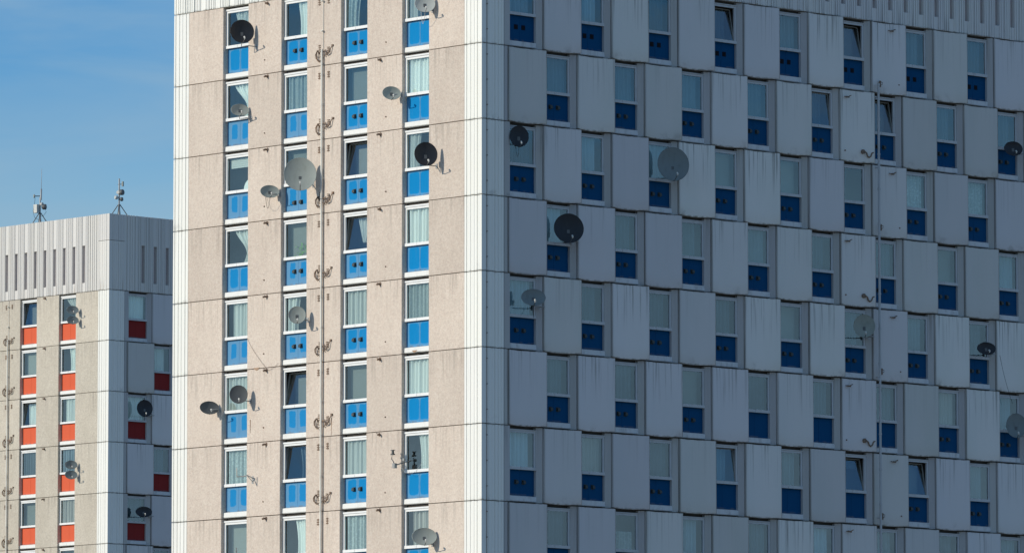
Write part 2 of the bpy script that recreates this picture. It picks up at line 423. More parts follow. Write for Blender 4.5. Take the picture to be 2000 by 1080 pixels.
def dished_mesh(w, m):
    """panel of the shaded wall: hollow in plan, its right edge standing proud, its lower lip sagging"""
    mb = MB(); N = 16
    def y(t):
        return -(0.0 + 0.07 * t ** 1.5 - 0.13 * math.sin(math.pi * min(1, t * 1.05)) ** 1.0 * (1 - t) ** 0.35)
    vs = []; nz = 5
    zs = [(-H + 0.036, 0), (-H + 0.05, 1), (-H + 0.5, 2), (-0.4, 3), (-0.024, 4)]
    for z, k in zs:
        for i in range(N + 1):
            t = i / N; yy = y(t); zz = z
            if k == 0: zz = z - 0.030 * math.sin(math.pi * t); yy += 0.012
            if k == 4: yy += 0.006
            vs.append((w * t, yy, zz))
    fs = [(r * (N + 1) + i, r * (N + 1) + i + 1, (r + 1) * (N + 1) + i + 1, (r + 1) * (N + 1) + i) for r in range(nz - 1) for i in range(N)]
    mb.add(vs, fs, True)
    b = 0.32
    bot = [vs[i] for i in range(N + 1)]; top = [vs[(nz - 1) * (N + 1) + i] for i in range(N + 1)]
    mb.add(bot + [(p[0], b, p[2]) for p in bot], [(i + 1, i, i + N + 1, i + N + 2) for i in range(N)])
    mb.add(top + [(p[0], b, p[2]) for p in top], [(i, i + 1, i + N + 2, i + N + 1) for i in range(N)])
    for e in (0, N):
        col = [vs[r * (N + 1) + e] for r in range(nz)]
        mb.add(col + [(p[0], b, p[2]) for p in col], [((r, r + 1, r + nz + 1, r + nz) if e else (r + 1, r, r + nz, r + nz + 1)) for r in range(nz - 1)])
    return mb.mesh('wall_panel', m)

def jamb_mesh(m):
    """splayed strip between a window's right edge and the next panel (x = 0 at the panel's left edge)"""
    mb = MB()
    mb.prism([(-0.235, 0.125), (-0.20, 0.125), (-0.13, 0.078), (-0.115, 0.088), (-0.02, 0.018), (-0.012, 0.03), (-0.012, 0.3), (-0.235, 0.3)], -H + J, -J)
    return mb.mesh('jamb_strip', m)

def frame_mesh(m='upvc', hd=-0.075):
    mb = MB(); y0, y1 = DF, DF + 0.07
    mb.box(0.0, OW, y0 - 0.03, y1, -0.135, hd)              # head moulding
    mb.box(0.0, 0.09, y0, y1, -1.52, -0.135)                   # stiles
    mb.box(OW - 0.085, OW, y0, y1, -1.52, -0.135)
    mb.box(0.09, OW - 0.085, y0 + 0.002, y1, -0.215, -0.135)
    mb.box(0.09, OW - 0.085, y0 + 0.002, y1, -1.52, -1.445)
    mb.box(0.0, OW, y0 - 0.035, y0, -1.535, -1.43)               # transom nosing
    mb.box(0.64, 0.67, y0 - 0.045, y0 - 0.035, -1.52, -1.445)    # joint cover
    return mb.mesh('window_frame', M[m])
def pane_mesh():
    mb = MB(); mb.box(0.0, OW - 0.16, 0, 0.02, -1.235, 0)
    return mb.mesh('pane', M['glass'])
def sash_mesh():
    mb = MB(); w = OW - 0.17; h = 1.22; t = 0.06
    t = 0.03; mb.box(0, t, -0.005, 0.05, 0, h); mb.box(w - t, w, -0.005, 0.05, 0, h)
    mb.box(t, w - t, -0.004, 0.05, 0, t); mb.box(t, w - t, -0.004, 0.05, h - t, h)
    return mb.mesh('sash', M['sashm'])
def sash_pane_mesh():
    mb = MB(); w = OW - 0.17; h = 1.22; t = 0.06
    t = 0.03; mb.box(t, w - t, 0.012, 0.03, t, h - t)
    return mb.mesh('pane', M['glass'])
def sill_mesh(m):
    mb = MB(); y0 = 0.10
    vs = []
    for x in (0.0, OW):
        vs += [(x, y0 + 0.03, -2.665), (x, y0, -2.64), (x, y0 + 0.008, -2.475), (x, DF + 0.10, -2.445), (x, DF + 0.10, -2.665)]
    mb.add(vs, [(0, 1, 2, 3, 4), (9, 8, 7, 6, 5)] + [(i, i + 5, (i + 1) % 5 + 5, (i + 1) % 5) for i in range(5)])
    return mb.mesh('sill', m)
def infill_mesh(m):
    mb = MB(); mb.box(0, OW, 0, 0.04, -0.905, 0)
    mb.box(0.695, 0.712, -0.006, 0.0, -0.90, -0.003)
    return mb.mesh('infill_sheet', m)
def cowl_mesh():
    mb = MB()
    # hooded vent: sloping top, open underneath, on a flange
    mb.box(-0.075, 0.075, -0.012, 0.0, -0.085, 0.075)
    vs = [(-0.06, -0.012, 0.065), (0.06, -0.012, 0.065), (0.06, -0.085, 0.035), (-0.06, -0.085, 0.035),
          (-0.06, -0.012, -0.07), (0.06, -0.012, -0.07), (0.06, -0.095, -0.06), (-0.06, -0.095, -0.06)]
    mb.add(vs, [(0, 3, 2, 1), (3, 7, 6, 2), (0, 4, 7, 3), (1, 2, 6, 5), (4, 5, 6, 7)])
    return mb.mesh('vent_cowl', M['vent'])
def grille_mesh():
    mb = MB(); mb.box(-0.09, 0.09, -0.012, 0.0, -0.085, 0.085)
    for k in range(4): mb.box(-0.075, 0.075, -0.02, -0.0125, -0.07 + k * 0.038, -0.055 + k * 0.038)
    return mb.mesh('vent_grille', M['grille'])
def curtain_mesh(kind, var):
    rnd = random.Random(var * 31 + len(kind)); mb = MB()
    W, Hh = OW - 0.16, 1.27
    if kind == 'blind':
        for k in range(14): mb.box(0.0, W, 0.0, 0.02, -Hh + k * 0.09, -Hh + k * 0.09 + 0.08)
        return mb
    if kind == 'flat':
        mb.box(0.0, W, 0.0, 0.012, -Hh, 0.0); return mb
    if kind == 'shade':
        for k in range(5): mb.box(0.05, W, 0.0, 0.012, -0.10 - k * 0.07, -0.035 - k * 0.07)
        return mb
    a, b = {'full': (0.02, W - 0.12), 'wide': (0.0, W), 'left': (0.0, 0.52 * W), 'right': (0.42 * W, W), 'tied': (0.25 * W, W),
            'mid': (0.2 * W, 0.85 * W), 'corner': (0.22 * W, W), 'half': (0.0, W)}[kind]
    N, Z = 60, 10; ph = [rnd.uniform(0, 6.28) for _ in range(4)]; fr = [rnd.uniform(30, 42), rnd.uniform(55, 75), rnd.uniform(11, 17)]
    vs = []
    for j in range(Z + 1):
        z = -Hh * j / Z
        lo, hi = a, b
        q = j / Z
        if kind == 'tied':   # swept to the right at two thirds of the height
            s = math.sin(min(1.0, q / 0.72) * math.pi / 2) ** 1.6
            lo = a + (0.80 * W - a) * s * (1.0 if q < 0.72 else 1.0 - 0.30 * (q - 0.72) / 0.28)
        if kind == 'corner':
            s = min(1.0, q / 0.75); lo = a + (0.50 * W - a) * s; hi = W - (W - 0.66 * W) * s
            if q > 0.75: z = -Hh * 0.75 - 0.02 * (q - 0.75)
        if kind == 'right': lo = a + 0.10 * W * math.sin(q * 2.2)
        if kind == 'left': hi = b - 0.10 * W * math.sin(q * 1.8)
        if kind == 'half' and q < 0.5: z = -Hh * 0.45 - 0.5 * Hh * q * 0.2
        for i in range(N + 1):
            t = i / N; x = lo + (hi - lo) * t; xx = a + (b - a) * t
            y = 0.055 * math.sin(fr[0] * xx + ph[0]) + 0.012 * math.sin(fr[1] * xx + ph[1] + q) + 0.022 * math.sin(fr[2] * xx + ph[2])
            vs.append((x, y, z))
    mb.add(vs, [(j * (N + 1) + i, j * (N + 1) + i + 1, (j + 1) * (N + 1) + i + 1, (j + 1) * (N + 1) + i) for j in range(Z) for i in range(N)], True)
    return mb

def opening(tower, rot, pos, spec, sheet, sill_m):
    """one window bay: window (> pane, curtain, sash), infill sheet (> vents), sill; pos = joint level, left edge"""
    kind, cl, opened, vents, fade = spec
    if kind == 'none': kind, cl = 'flat', 'c_flat'
    w = new('window', cached(('frame', sill_m), lambda: frame_mesh('upvc' if sill_m == 'sill' else 'upvc_shade', -0.075 if sill_m == 'sill' else -0.105)), tower, pos, (0, 0, rot))
    if opened:
        s = new('sash', cached('sash', sash_mesh), w, (0.08, DF + 0.02, -1.445), (R(-opened), 0, 0))
        new('pane', cached('spane', sash_pane_mesh), w, (0.08, DF + 0.02, -1.445), (R(-opened), 0, 0))
    else:
        new('pane', cached('pane', pane_mesh), w, (0.075, DF + 0.035, -0.212))
    if kind != 'none':
        var = random.randrange(5)
        back = (0.30 if kind == 'flat' else 0.16 if sill_m == 'sill' else 0.24) + (0.20 if opened else 0.0)
        nm = 'blind' if kind in ('blind', 'shade', 'flat') else 'curtain'
        new(nm, cached(('cu', kind, cl, var), lambda: curtain_mesh(kind, var).mesh(nm, M[cl])), w, (0.08, DF + back, -0.205))
    m = Matrix.Rotation(rot, 4, 'Z')
    p = Vector(pos) + m @ Vector((0, DF + 0.085, -1.537))
    sh = new('infill_sheet', cached(('inf', sheet), lambda: infill_mesh(M[sheet])), tower, p, (0, 0, rot))
    sh['fade'] = float(fade) if fade >= 0 else 0.0
    sh['plain'] = 1.0 if fade < 0 else 0.0
    if vents:
        zz = -0.44 + random.uniform(-0.02, 0.02); xx = 0.52 + random.uniform(-0.02, 0.02)
        if vents == 'low': zz = -0.60
        for k in (0, 1):
            if vents == 'grille': new('vent_grille', cached('grille', grille_mesh), sh, (xx + 0.36 * k, 0, zz + 0.03))
            else: new('vent_cowl', cached('cowl', cowl_mesh), sh, (xx + 0.36 * k, -0.002, zz))
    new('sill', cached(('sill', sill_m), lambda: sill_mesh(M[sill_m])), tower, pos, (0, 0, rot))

def stub_mesh():
    mb = MB()
    mb.tube([(0, 0.0, 0), (0, -0.10, -0.005), (0.0, -0.16, -0.03)], 0.035, 8)
    mb.tube([(0, -0.012, 0), (0, 0.004, 0)], 0.07, 10)
    mb.tube([(-0.13, -0.03, 0.05), (-0.05, -0.05, 0.02), (0, -0.06, 0.0)], 0.014, 6)
    return mb.mesh('overflow_spout', M['rust'])
def bolt_mesh():
    mb = MB(); mb.tube([(0, 0.003, 0), (0, -0.035, -0.004)], [0.032, 0.02], 8)
    return mb.mesh('anchor_bolt', M['rust'])
def marks_mesh():
    """three pairs of little clamp pins one above the other"""
    mb = MB()
    for k in range(3): mb.box(-0.055, 0.055, -0.022, 0.0, 0.085 * k, 0.085 * k + 0.045)
    mb.box(-0.016, 0.016, -0.012, 0.0, -0.01, 0.23)
    return mb.mesh('clamp_pins', M['rust'])
def coil_mesh(side):
    """tangle of conduit bent out to the flats either side of the riser"""
    mb = MB(); s = side
    if s < 0:
        mb.tube([(s * 0.10, -0.05, -0.22), (s * 0.18, -0.10, -0.30), (s * 0.28, -0.10, -0.22), (s * 0.36, -0.08, -0.05), (s * 0.30, -0.06, 0.10), (s * 0.22, -0.04, 0.0), (s * 0.24, -0.04, -0.15)], 0.019, 6)
        mb.tube([(s * 0.06, -0.05, 0.10), (s * 0.16, -0.06, 0.02), (s * 0.14, -0.07, -0.12), (s * 0.05, -0.06, -0.16)], 0.016, 6)
        mb.tube([(s * 0.22, -0.05, -0.25), (s * 0.36, -0.09, -0.16), (s * 0.42, -0.06, -0.02), (s * 0.38, -0.02, 0.08), (s * 0.30, 0.0, 0.10)], 0.017, 6)
        mb.box(s * 0.32 - 0.03, s * 0.32 + 0.03, -0.04, 0, 0.07, 0.13)
        for k in range(4): mb.box(s * 0.20 - 0.05, s * 0.20 + 0.05, -0.03, 0, 0.04 + k * 0.07, 0.075 + k * 0.07)
    else:
        mb.tube([(0.03, -0.05, 0.02), (0.12, -0.08, 0.06), (0.22, -0.08, -0.02), (0.30, -0.10, -0.10), (0.40, -0.10, -0.04), (0.46, -0.07, 0.12), (0.50, -0.02, 0.22)], 0.019, 6)
        mb.tube([(0.05, -0.05, -0.10), (0.14, -0.07, -0.16), (0.20, -0.07, -0.06), (0.16, -0.05, 0.10)], 0.016, 6)
        mb.tube([(0.18, -0.04, -0.04), (0.24, -0.08, -0.12), (0.34, -0.08, -0.06), (0.36, -0.04, 0.08)], 0.017, 6)
        mb.box(0.47, 0.55, -0.05, 0, 0.19, 0.26)
        for k in range(4): mb.box(0.22, 0.34, -0.03, 0, -0.02 + k * 0.06, 0.01 + k * 0.06)
    return mb.mesh('conduit_loop', M['rust'])
def hook_mesh():
    mb = MB()
    mb.tube([(-0.16, 0.02, 0.0), (-0.12, -0.06, -0.03), (-0.04, -0.08, -0.04), (0.02, -0.08, 0.02), (0.10, -0.06, 0.04), (0.17, -0.02, 0.06)], 0.018, 6)
    mb.tube([(-0.03, 0.06, 0.0), (-0.02, -0.10, -0.03)], 0.03, 8)
    return mb.mesh('cable_hook', M['rust'])
def trap_mesh():
    mb = MB()
    mb.tube([(0.0, 0.10, 0.0), (0.0, -0.08, 0.0), (0.05, -0.12, 0.0), (0.14, -0.12, -0.05), (0.19, -0.12, -0.16), (0.27, -0.12, -0.20), (0.36, -0.12, -0.15), (0.42, -0.12, -0.03), (0.50, -0.12, 0.0)], 0.028, 8)
    mb.tube([(0, -0.03, 0), (0, -0.10, 0)], 0.085, 10)
    return mb.mesh('waste_trap', M['rust'])

def tower(name, label, origin, rowsL, rowsR, nR, agg, sheet, specL, specR, infR, paraL, paraR, WR, pipeR):
    """origin = corner arris at the level of the joint under the parapet"""
    zg = origin[2]
    T = new(name, None, None, (origin[0], origin[1], 0))
    thing(T, label, 'tower block')
    z = lambda k: zg - H * k
    WL = 16.80
    # --- body behind the facade, floor slabs seen through the windows, roof deck
    c = MB(); c.box(-WL + 0.25, -1.35, 1.35, WR - 0.3, 0, zg + 0.3)
    new('core_wall', c.mesh('core_wall', M['inner']), T)
    b = MB()
    b.box(-WL + 0.4, -0.3, 0.31, 0.34, 0, z(max(rowsL, rowsR)))
    b.box(-0.34, -0.31, 0.31, WR - 0.4, 0, z(max(rowsL, rowsR)))
    new('lower_wall', b.mesh('lower_wall', M[agg]), T)
    fl = MB()
    for k in range(max(rowsL, rowsR) + 1):
        fl.box(-WL + 0.3, -0.32, 0.262, 1.36, z(k) - 0.11, z(k) + 0.03)
        fl.box(-1.36, -0.262, 1.36, WR - 0.35, z(k) - 0.11, z(k) + 0.03)
    new('floor_slab', fl.mesh('floor_slab', M['joint']), T)
    rf = MB(); rf.box(-WL + 0.3, -0.3, 0.3, WR - 0.3, zg + 3.5, zg + 3.6)
    new('roof_deck', rf.mesh('roof_deck', M['roof']), T)
    bw = MB(); bw.box(-WL, -WL + 0.25, 0.3, WR, 0, zg + 3.9); bw.box(-WL, 0, WR - 0.28, WR - 0.02, 0, zg + 3.9)
    new('rear_wall', bw.mesh('rear_wall', M['grey']), T)
    # --- sunlit wall: panels between four window columns
    endL = [-12.59, -9.33, -6.06, -2.77]
    startL = [-15.94] + endL
    stopL = [e - OW for e in endL] + [-0.90]
    for k in range(rowsL):
        for i in range(5):
            w = stopL[i] - startL[i]
            o = new('wall_panel', cached(('bp', agg, i), lambda: beige_mesh(w - 0.004, M[agg])), T,
                    (startL[i] + 0.002, random.uniform(-0.006, 0.006), z(k)), (random.uniform(-.0008, .0008), 0, random.uniform(-.0012, .0012)))
        new('corner_pier', cached('pl', ribbed_slab(-WL, -15.945, PIL_L, -H + J, -J, 0.4, M['white'], 'corner_pier')), T, (0, 0, z(k)))
        # the corner piece returns round the arris onto the shaded wall
        def corner():
            mb = MB(); f1 = ribs(-0.895, 0.0, PIL, 0.030); f2 = [(-y, x) for x, y in ribs(0.0, 1.07, PIL_R, 0.022)]
            prof = f1 + f2[1:] + [(-0.30, 1.07), (-0.30, 0.30), (-0.895, 0.30)]
            mb.prism(prof, -H + J, -J)
            return mb.mesh('corner_pier', M['white'])
        new('corner_pier', cached('pc', corner), T, (0, 0, z(k)))
        for i in range(4):
            opening(T, 0.0, (endL[i] - OW, 0, z(k)), specL(k, i), sheet, 'sill')
        # overflow spouts and bolts on the second and fourth panel, numbers of pins by the riser
        if sheet == 'blue':
            new('overflow_spout', cached('stub', stub_mesh), T, (-11.50, 0, z(k) - 0.10), (0, 0, random.uniform(-.4, .4)))
            new('anchor_bolt', cached('bolt', bolt_mesh), T, (-11.66, 0, z(k) - 2.18))
            new('anchor_bolt', cached('bolt', bolt_mesh), T, (-5.04, 0, z(k) - 2.19))
        new('overflow_spout', cached('stub', stub_mesh), T, (-5.33, 0, z(k) - 0.10), (0, 0, random.uniform(-.4, .4)))
        new('clamp_pins', cached('marks', marks_mesh), T, (-8.64, 0, z(k) - 0.48))
        new('clamp_pins', cached('marks', marks_mesh), T, (-8.14, 0, z(k) - 0.46))
        lo_ = new('conduit_loop', cached('coil-1', lambda: coil_mesh(-1)), T, (-8.42, 0, z(k) - 2.20 + random.uniform(-.05, .05)), (0, random.uniform(-.12, .12), 0)); lo_.scale = (random.uniform(.85, 1.1), 1, random.uniform(.85, 1.15))
        lo_ = new('conduit_loop', cached('coil1', lambda: coil_mesh(1)), T, (-8.42, 0, z(k) - 2.20 + random.uniform(-.04, .04)), (0, random.uniform(-.12, .12), 0)); lo_.scale = (random.uniform(.85, 1.08), 1, random.uniform(.85, 1.15))
    # --- riser pipe on the sunlit wall
    rp = MB(); top = -2.12
    rp.tube([(-8.42, -0.085, zg + top), (-8.42, -0.085, z(rowsL) + 0.2)], 0.042, 12)
    for k in range(rowsL):
        for q in (2.35, 1.25, 0.05): rp.tube([(-8.42, -0.085, z(k + 1) + q - 0.02), (-8.42, -0.085, z(k + 1) + q + 0.02)], 0.051, 12)
        rp.box(-8.45, -8.39, -0.06, 0.0, z(k + 1) + 1.26, z(k + 1) + 1.30)
    rp.tube([(-8.41, -0.03, zg - 0.02), (-8.41, -0.03, zg + top)], 0.012, 6)
    new('riser_pipe', rp.mesh('riser_pipe', M['pipe']), T)
    # --- shaded wall: chequer of dished panels and window bays
    PW = 1.79
    def pan_m(): return dished_mesh(PW, M['grey'])
    for k in range(rowsR):
        first = 2.99 if k % 2 == 0 else 1.28
        if k % 2 == 0:
            st = MB(); st.prism([(0.0, 0.0), (0.27, 0.0), (0.27, 0.3), (0.0, 0.3)], -H + J, -J)
            new('edge_strip', cached('es', lambda: st.mesh('edge_strip', M['jamb'])), T, (0, 1.095, z(k)), (0, 0, R(90)))
            opening(T, R(90), (0, 2.99 - 0.235 - OW, z(k)), specR(k, 0), infR, 'sill_shade')
            new('jamb_strip', cached('jb', lambda: jamb_mesh(M['jamb'])), T, (0, 2.99, z(k)), (0, 0, R(90)))
        else:
            st2 = MB(); st2.prism([(0.0, 0.0), (0.155, 0.0), (0.155, 0.3), (0.0, 0.3)], -H + J, -J)
            new('edge_strip', cached('es2', lambda: st2.mesh('edge_strip', M['jamb'])), T, (0, 1.10, z(k)), (0, 0, R(90)))
        n = nR
        for i in range(n):
            u = first + 3.385 * i
            new('wall_panel', cached('dp', pan_m), T, (0.045 + random.uniform(-.008, .012), u + 0.004, z(k)), (random.uniform(-.001, .001), 0, R(90) + random.uniform(-.004, .004)))
            if i < n - 1 or True:
                u2 = u + 3.385
                opening(T, R(90), (0, u2 - 0.235 - OW, z(k)), specR(k, i + (1 if k % 2 == 0 else 0)), infR, 'sill_shade')
                new('jamb_strip', cached('jb', lambda: jamb_mesh(M['jamb'])), T, (0, u2, z(k)), (0, 0, R(90)))
        uend = first + 3.385 * n
        if uend < WR - 0.5:
            e = MB(); e.box(0, WR - uend, 0.0, 0.3, -H + J, -J)
            new('end_pier', e.mesh('end_pier', M['white']), T, (0, uend, z(k)), (0, 0, R(90)))
    # --- parapet: ribbed bays with a tall slot in each
    def bay(w, slot, m, corner_first=False):
        mb = MB(); h = 4.06
        s0, s1 = w / 2 - 0.13, w / 2 + 0.13
        mb.prism(ribs(0, s0, [.10, .05, .11, .04, .06], 0.055) + [(s0, 0.35), (0, 0.35)], J, h)
        mb.prism(ribs(s1, w, [.07, .04, .10, .03, .05, .03], 0.055) + [(w, 0.04), (w, 0.35), (s1, 0.35)], J, h)
        if slot:
            mb.box(s0, s1, 0.03, 0.35, J, 0.50); mb.box(s0, s1, 0.03, 0.35, 2.50, h)
            mb.box(s0, s1, 0.15, 0.35, 0.50, 2.50, mi=1)
        else: mb.box(s0, s1, 0.03, 0.35, J, h)
        return mb.mesh('parapet_panel', [M[m], M['slot']])
    bwL = 0.815
    u = -2.14 + bwL / 2
    n = 0
    while u - bwL > -15.9:
        u -= bwL
        new('parapet_panel', cached(('pb', bwL, paraL), lambda: bay(bwL - 0.012, True, paraL)), T, (u, 0, zg), (0, 0, 0))
    def plainbay(w, m):
        mb = MB(); mb.prism(ribs(0, w, [.10, .05, .12, .04, .08, .05, .11, .04, .10] * max(1, round(w / 0.75)), 0.05) + [(w, 0.35), (0, 0.35)], J, 4.06)
        return mb.mesh('parapet_panel', M[m])
    new('parapet_panel', plainbay(u + WL - 0.002, paraL), T, (-WL, 0, zg))
    cz0 = -2.14 + bwL / 2
    new('parapet_panel', plainbay(-0.90 - cz0 - 0.012, paraL), T, (cz0 + 0.006, 0, zg))
    bwR = 0.847; u0 = 2.37 - bwR / 2
    for zz0, zz1 in ((J, 2.63), (2.655, 4.06)):
        mb = MB(); f1 = ribs(-0.895, 0.0, PIL, 0.02); f2 = [(-y, x) for x, y in ribs(0.0, 1.07, PIL_R, 0.02)]
        mb.prism(f1 + f2[1:] + [(-0.30, 1.07), (-0.30, 0.30), (-0.895, 0.30)], zz0, zz1)
        new('parapet_corner', mb.mesh('parapet_corner', M[paraR]), T, (0, 0, zg))
    new('parapet_panel', plainbay(u0 - 1.075 - 0.006, paraR), T, (0, 1.075, zg), (0, 0, R(90)))
    i = 0
    while u0 + bwR * (i + 1) < WR:
        new('parapet_panel', cached(('pbr', bwR, paraR), lambda: bay(bwR - 0.012, True, paraR)), T, (random.uniform(-.004, .004), u0 + bwR * i, zg), (0, 0, R(90)))
        i += 1
    if pipeR:
        # soil stack and its fittings on the shaded wall
        pr = MB(); u = 20.15
        zz = zg - 2.42
        pr.tube([(0.16, u, zz), (0.16, u, z(rowsR) + 0.3)], 0.047, 12)
        k = 0
        while zz > z(rowsR) + 0.6:
            pr.tube([(0.16, u, zz - 0.02), (0.16, u, zz + 0.05)], 0.06, 12)
            if k % 2 == 0: pr.box(-0.05, 0.10, u - 0.02, u + 0.02, zz - 0.5, zz - 0.46)
            zz -= 1.31; k += 1
        new('soil_stack', pr.mesh('soil_stack', M['pipe_dull']), T)
        hk = cached('hook', hook_mesh); tr = cached('trap', trap_mesh)
        for k in range(rowsR):
            if k % 2 == 1:
                new('cable_hook', hk, T, (0.03, 18.62, z(k) - 0.28), (0, 0, R(90)))
                new('waste_trap', tr, T, (-0.02, 19.42, z(k) - 2.28), (0, 0, R(90)))
                new('anchor_bolt', cached('bolt', bolt_mesh), T, (0.0, 18.5, z(k) - 2.30), (0, 0, R(90)))
            else:
                new('cable_hook', hk, T, (0.01, 21.05, z(k) - 0.27), (0, 0, R(90)))
                new('anchor_bolt', cached('bolt', bolt_mesh), T, (0.06, 21.36, z(k) - 2.30), (0, 0, R(90)))
                new('conduit_loop', cached('bracket', bracket_mesh), T, (0.02, 20.36, z(k) - 2.35), (0, 0, R(90)))
        lc = MB()
        lc.tube([(0.012, 0.245, zg - 0.02), (0.012, 0.245, z(rowsR))], 0.010, 6)
        for k in range(rowsR * 3): lc.tube([(0.0, 0.245, zg - 0.4 - 0.9 * k), (0.035, 0.245, zg - 0.4 - 0.9 * k)], 0.022, 8)
        new('lightning_conductor', lc.mesh('lightning_conductor', M['rust']), T)
    return T
def bracket_mesh():
    mb = MB()
    mb.box(-0.03, 0.03, -0.05, 0, -0.12, 0.12)
    mb.tube([(0, -0.05, 0.08), (0.06, -0.09, 0.05), (0.05, -0.09, -0.02), (0, -0.05, -0.06)], 0.014, 6)
    return mb.mesh('conduit_loop', M['rust'])

def rust_runs(T, zg):
    for u, z0, ln, wd in ((-7.94, -15.55, 0.62, 0.05), (-12.05, -13.47, 0.10, 0.42), (-8.52, -7.3, 0.9, 0.05), (-12.40, -15.35, 0.5, 0.035), (-3.5, -13.4, 0.08, 0.35)):
        rr = random.Random(int(u * 100)); N = 12; left = []; right = []
        for i in range(N + 1):
            t = i / N; w = wd * (1 - t) ** 0.6 * rr.uniform(0.55, 1.0) / 2
            x = u + rr.uniform(-.008, .008)
            left.append((x - w, 0, z0 - ln * t)); right.append((x + w, 0, z0 - ln * t))
        mb = MB(); f = left + right[::-1]; n = len(f)
        vs = [(p[0], -0.011, zg + p[2]) for p in f] + [(p[0], 0.0, zg + p[2]) for p in f]
        mb.add(vs, [(i, i + 1, n - 2 - i, n - 1 - i) for i in range(N)] + [(i, i + n, (i + 1) % n + n, (i + 1) % n) for i in range(n)])
        new('rust_run', mb.mesh('rust_run', M['rustrun']), T)

# (curtain, cloth, degrees open, vents, fade; -1 = evenly coloured sheet)
LT = [
 [('corner', 'c_white', 0, '', .12), ('right', 'c_white', 0, 'c', .18), ('left', 'c_net', 0, 'c', .15), ('left', 'c_white', 0, '', .02)],
 [('tied', 'c_white', 0, '', .85), ('full', 'c_net', 0, '', .85), ('none', 'c_white', 0, 'c', .20), ('wide', 'c_white', 0, '', .05)],
 [('shade', 'c_white', 0, '', .90), ('none', 'c_white', 0, 'low', .80), ('none', 'c_white', 9, 'c', .40), ('left', 'c_white', 0, '', .0)],
 [('tied', 'c_white', 0, '', .40), ('none', 'c_white', 0, 'c', .95), ('corner', 'c_white', 7, 'c', .65), ('wide', 'c_white', 0, '', .0)],
 [('mid', 'c_white', 0, '', .95), ('left', 'c_white', 0, 'c', .85), ('full', 'c_white', 0, 'c', .30), ('wide', 'c_net', 0, '', .08)],
 [('wide', 'c_white', 0, '', 1.0), ('none', 'c_white', 10, '', .75), ('none', 'c_white', 0, 'c', .35), ('wide', 'c_white', 0, '', .03)],
 [('wide', 'c_net', 0, '', .80), ('right', 'c_grey', 6, '', .70), ('wide', 'c_white', 0, 'c', .30), ('right', 'c_white', 0, '', .15)],
 [('none', 'c_white', 0, '', .4), ('right', 'c_white', 0, '', .5), ('wide', 'c_net', 0, '', .2), ('mid', 'c_beige', 0, '', .2)],
]
def specL_main(k, i): return LT[min(k, 7)][i]
ROPEN = {(0, 3): 10, (0, 5): 10, (1, 4): 5, (1, 5): 10, (6, 3): 5, (6, 5): 10, (6, 6): 10}
RNOV = {(5, 3), (5, 4), (5, 5), (6, 3), (6, 4), (6, 5), (7, 5)}
RPLAIN = {(0, 0): ('full', 'c_grey'), (2, 3): ('none', 'c_grey'), (2, 4): ('none', 'c_grey'), (2, 0): ('wide', 'c_grey'), (3, 4): ('mid', 'c_grey'), (3, 5): ('wide', 'c_grey'),
          (3, 6): ('none', 'c_grey'), (4, 4): ('none', 'c_grey'), (4, 5): ('mid', 'c_white'), (5, 2): ('none', 'c_grey'), (5, 3): ('wide', 'c_grey'), (5, 5): ('wide', 'c_grey'), (5, 6): ('wide', 'c_beige'),
          (6, 1): ('wide', 'c_beige'), (6, 2): ('wide', 'c_grey'), (6, 5): ('shade', 'c_white'), (6, 6): ('none', 'c_grey'), (7, 0): ('wide', 'c_grey'), (7, 1): ('half', 'c_net'),
          (1, 0): ('wide', 'c_grey'), (1, 1): ('wide', 'c_grey'), (0, 5): ('none', 'c_grey'), (1, 5): ('none', 'c_grey'), (2, 5): ('left', 'c_white'), (2, 6): ('wide', 'c_net'), (2, 7): ('wide', 'c_net')}
def specR_main(k, i):
    kd, cl = RPLAIN.get((k, i), ('full' if (i * 5 + k * 3) % 4 else 'wide', 'c_white'))
    v = '' if (k, i) in RNOV else ('grille' if k == 0 else 'c')
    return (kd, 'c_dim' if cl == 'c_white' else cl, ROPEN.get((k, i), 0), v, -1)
T2L = {(0, 3): ('tied', 'c_white'), (1, 3): ('right', 'c_white'), (2, 3): ('mid', 'c_white'), (2, 2): ('mid', 'c_white'), (3, 3): ('wide', 'c_grey'), (3, 2): ('wide', 'c_grey'), (4, 3): ('wide', 'c_beige')}
def specL_far(k, i):
    kd, cl = T2L.get((k, i), ('none', 'c_grey'))
    return (kd, cl, 7 if (k, i) in ((0, 2), (2, 2)) else 0, '', -1)
def specR_far(k, i):
    return ('wide' if (k + i) % 2 == 0 else 'mid', 'c_white' if k in (0, 1, 2) else 'c_grey', 0, '', -1)

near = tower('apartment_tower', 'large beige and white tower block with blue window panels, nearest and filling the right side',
      (0, 0, 36.867), 9, 9, 9, 'agg', 'blue', specL_main, specR_main, 'blue_shade', 'white', 'parapet', 34.7, True)
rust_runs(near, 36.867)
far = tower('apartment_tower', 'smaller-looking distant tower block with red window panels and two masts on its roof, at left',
      (-100.885, 66.962, 37.464), 7, 7, 2, 'agg2', 'red', specL_far, specR_far, 'red_shade', 'parapet2', 'parapet2', 34.7, False)

